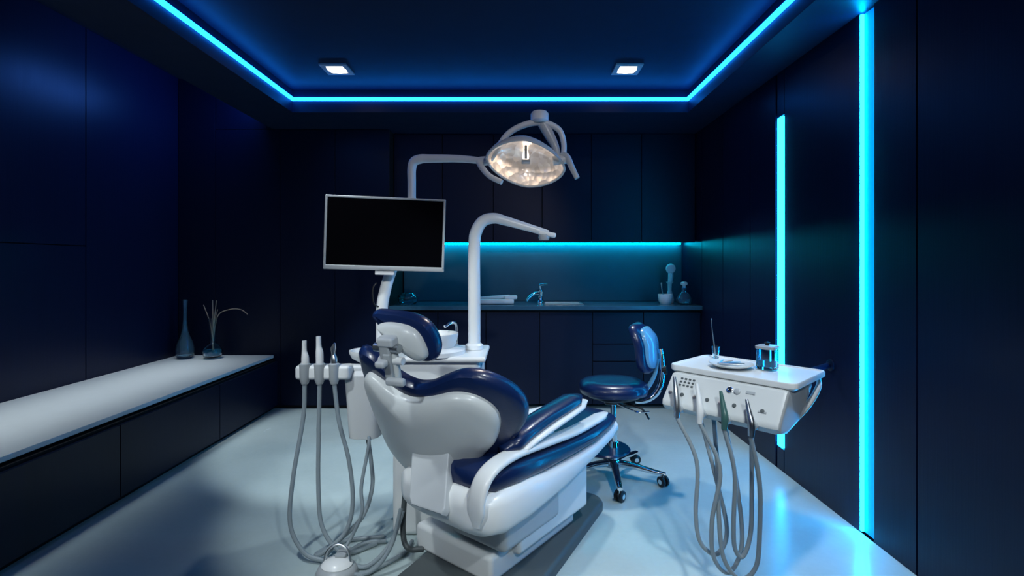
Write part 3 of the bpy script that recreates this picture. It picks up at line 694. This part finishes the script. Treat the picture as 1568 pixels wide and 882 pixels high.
def onface(a, t, h=0.0):
    return T(a, -0.02, 0.812) + fd * (t * 0.131) + fn * h
for i in range(3):
    for j in range(4):
        box('key_%d_%d' % (i, j), onface(0.09 + j * 0.018, 0.15 + i * 0.12, 0.002), (0.010, 0.007, 0.004), RUBBER, dt, M=MF, bevel=0.001)
for i, a in enumerate((0.30, 0.33)):
    lathe('gauge_%d' % i, [(0.013, 0), (0.013, 0.004), (0.010, 0.006), (0.001, 0.006)], onface(a, 0.25), GREYP if i else CHROME, dt, seg=20, M=MF)
box('readout', onface(0.38, 0.22, 0.001), (0.035, 0.012, 0.003), GREYP, dt, M=MF, bevel=0.001)
for i, a in enumerate((0.06, 0.115, 0.17, 0.225, 0.28, 0.335, 0.39, 0.44)):
    lathe('port_%d' % i, [(0.008, 0), (0.008, 0.003), (0.001, 0.004)], onface(a, 0.72), RUBBER if i % 2 else STEEL, dt, seg=14, M=MF)
box('label_plate', onface(0.44, 0.75, 0.001), (0.03, 0.008, 0.002), GREYP, dt, M=MF, bevel=0.0005)
hpm = [STEEL, WHITE, GREEN, STEEL]
for i, a in enumerate((0.12, 0.22, 0.32, 0.42)):
    tube('holder_%d' % i, [T(a, -0.085, 0.685), T(a, -0.125, 0.69)], 0.017, GREYP, dt, smooth=False, seg=14)
    tube('handpiece_%d' % i, [T(a, -0.135, 0.655), T(a, -0.13, 0.70), T(a - 0.012, -0.118, 0.76 - 0.01 * i), T(a - 0.03, -0.10, 0.815 - 0.012 * i)], [0.011, 0.014, 0.011, 0.006], hpm[i], dt, seg=12)
def Hd(name, pts, r=0.0085): tube(name, pts, r, HOSE, dt, seg=10)
Hd('hose_1', [T(.12, -.135, .66), (0.725, 2.0, 0.50), (0.715, 1.98, 0.30), (0.73, 1.97, 0.19), (0.79, 1.96, 0.15), (0.83, 1.96, 0.24), (0.80, 1.98, 0.42), T(.17, -.04, .66)])
Hd('hose_2', [T(.22, -.135, .66), (0.79, 1.93, 0.50), (0.76, 1.93, 0.30), (0.77, 1.94, 0.15), (0.83, 1.94, 0.09), (0.88, 1.94, 0.20), (0.87, 1.96, 0.42), T(.27, -.03, .66)])
Hd('hose_3', [T(.32, -.135, .655), (0.83, 1.89, 0.50), (0.83, 1.90, 0.30), (0.84, 1.91, 0.20), (0.87, 1.91, 0.17), (0.90, 1.91, 0.26), (0.90, 1.9, 0.45), T(.38, -.03, .66)])
Hd('hose_4', [T(.42, -.135, .65), (0.90, 1.84, 0.48), (0.915, 1.87, 0.28), (0.91, 1.89, 0.14), (0.86, 1.91, 0.085), (0.80, 1.92, 0.16), (0.785, 1.93, 0.34), (0.80, 1.98, 0.50), T(.20, .02, .68)])
tube('grab_blade', [T(.51, .33, .812), T(.525, .27, .785), T(.515, .18, .73), T(.49, .09, .675)], [0.008, 0.011, 0.012, 0.010], SHELL, dt, seg=14)
tube('mount_arm', [T(.30, .22, .77), (1.30, 2.35, 0.76), (1.645, 2.62, 0.76)], 0.014, NAVY2, dt, seg=12)
lathe('mount_flange', [(0.03, 0), (0.03, 0.008), (0.018, 0.012)], (1.658, 2.62, 0.76), NAVY2, dt, M=Matrix.Rotation(math.radians(-90), 3, 'Y'))

pl = empty('instrument_plate', T(.18, .17, .843))
lathe('plate', [(0.05, 0), (0.075, 0.004), (0.092, 0.014), (0.09, 0.017), (0.072, 0.008), (0.001, 0.006)], T(.22, .15, .8435), SHELL, pl)
for i in range(5):
    a = -0.4 + i * 0.35
    c = T(.22, .15, .860)
    d = Vector((math.cos(a), math.sin(a), 0)); o = Vector((-d.y, d.x, 0)) * (0.02 * (i - 2))
    tube('probe_%d' % i, [c + o - d * 0.055, c + o, c + o + d * 0.05], [0.003, 0.004, 0.002], STEEL if i != 3 else REED, pl, seg=8)
def jar(name, c, hx, h):
    e = empty(name, c)
    c = Vector(c)
    R = [ring(c + Z3 * z, e1 * w, e2 * w, 5, 32) for z, w in [(0, hx * 0.95), (0.004, hx), (h, hx), (h, hx - 0.005), (0.010, hx - 0.005), (0.008, 0.005)]]
    loft('glass_body', R, GLASS, e)
    loft('cotton_fill', [ring(c + Z3 * z, e1 * w, e2 * w, 5, 24) for z, w in [(0.012, hx - 0.008), (h * 0.45, hx - 0.008)]], LIQUID, e)
    loft('lid', [ring(c + Z3 * z, e1 * w, e2 * w, 5, 32) for z, w in [(h, hx - 0.002), (h + 0.002, hx + 0.003), (h + 0.012, hx + 0.003), (h + 0.015, hx - 0.004)]], GREYP, e)
    return e
jr = jar('glass_jar', T(.345, .22, .8435), 0.038, 0.085)
lathe('lid_knob', [(0.008, 0), (0.008, 0.008), (0.012, 0.014), (0.001, 0.018)], T(.345, .22, .942), BLACK, jr, seg=16)
vi = empty('glass_vial', T(.08, .30, .843))
lathe('vial', [(0.014, 0), (0.014, 0.005), (0.019, 0.055), (0.016, 0.055), (0.011, 0.006), (0.001, 0.005)], T(.08, .30, .8435), GLASS, vi, seg=20)
tube('probe', [T(.08, .30, .851), T(.07, .295, .94), T(.065, .29, 1.0), T(.062, .295, 1.03)], [0.004, 0.003, 0.002, 0.0015], STEEL, vi, seg=8)

# ================================================================== world + camera
w = bpy.data.worlds.new('World'); scene.world = w; w.use_nodes = True
w.node_tree.nodes['Background'].inputs['Color'].default_value = (0.01, 0.03, 0.08, 1)
w.node_tree.nodes['Background'].inputs['Strength'].default_value = 0.1

cam = bpy.data.cameras.new('camera')
cam.lens = 17.5; cam.sensor_width = 36; cam.clip_start = 0.02
cam.shift_x = -0.004; cam.shift_y = -0.023
co = bpy.data.objects.new('camera', cam); COL.objects.link(co)
co.location = (0, 0, 1.29); co.rotation_euler = (math.radians(90), 0, 0)
scene.camera = co
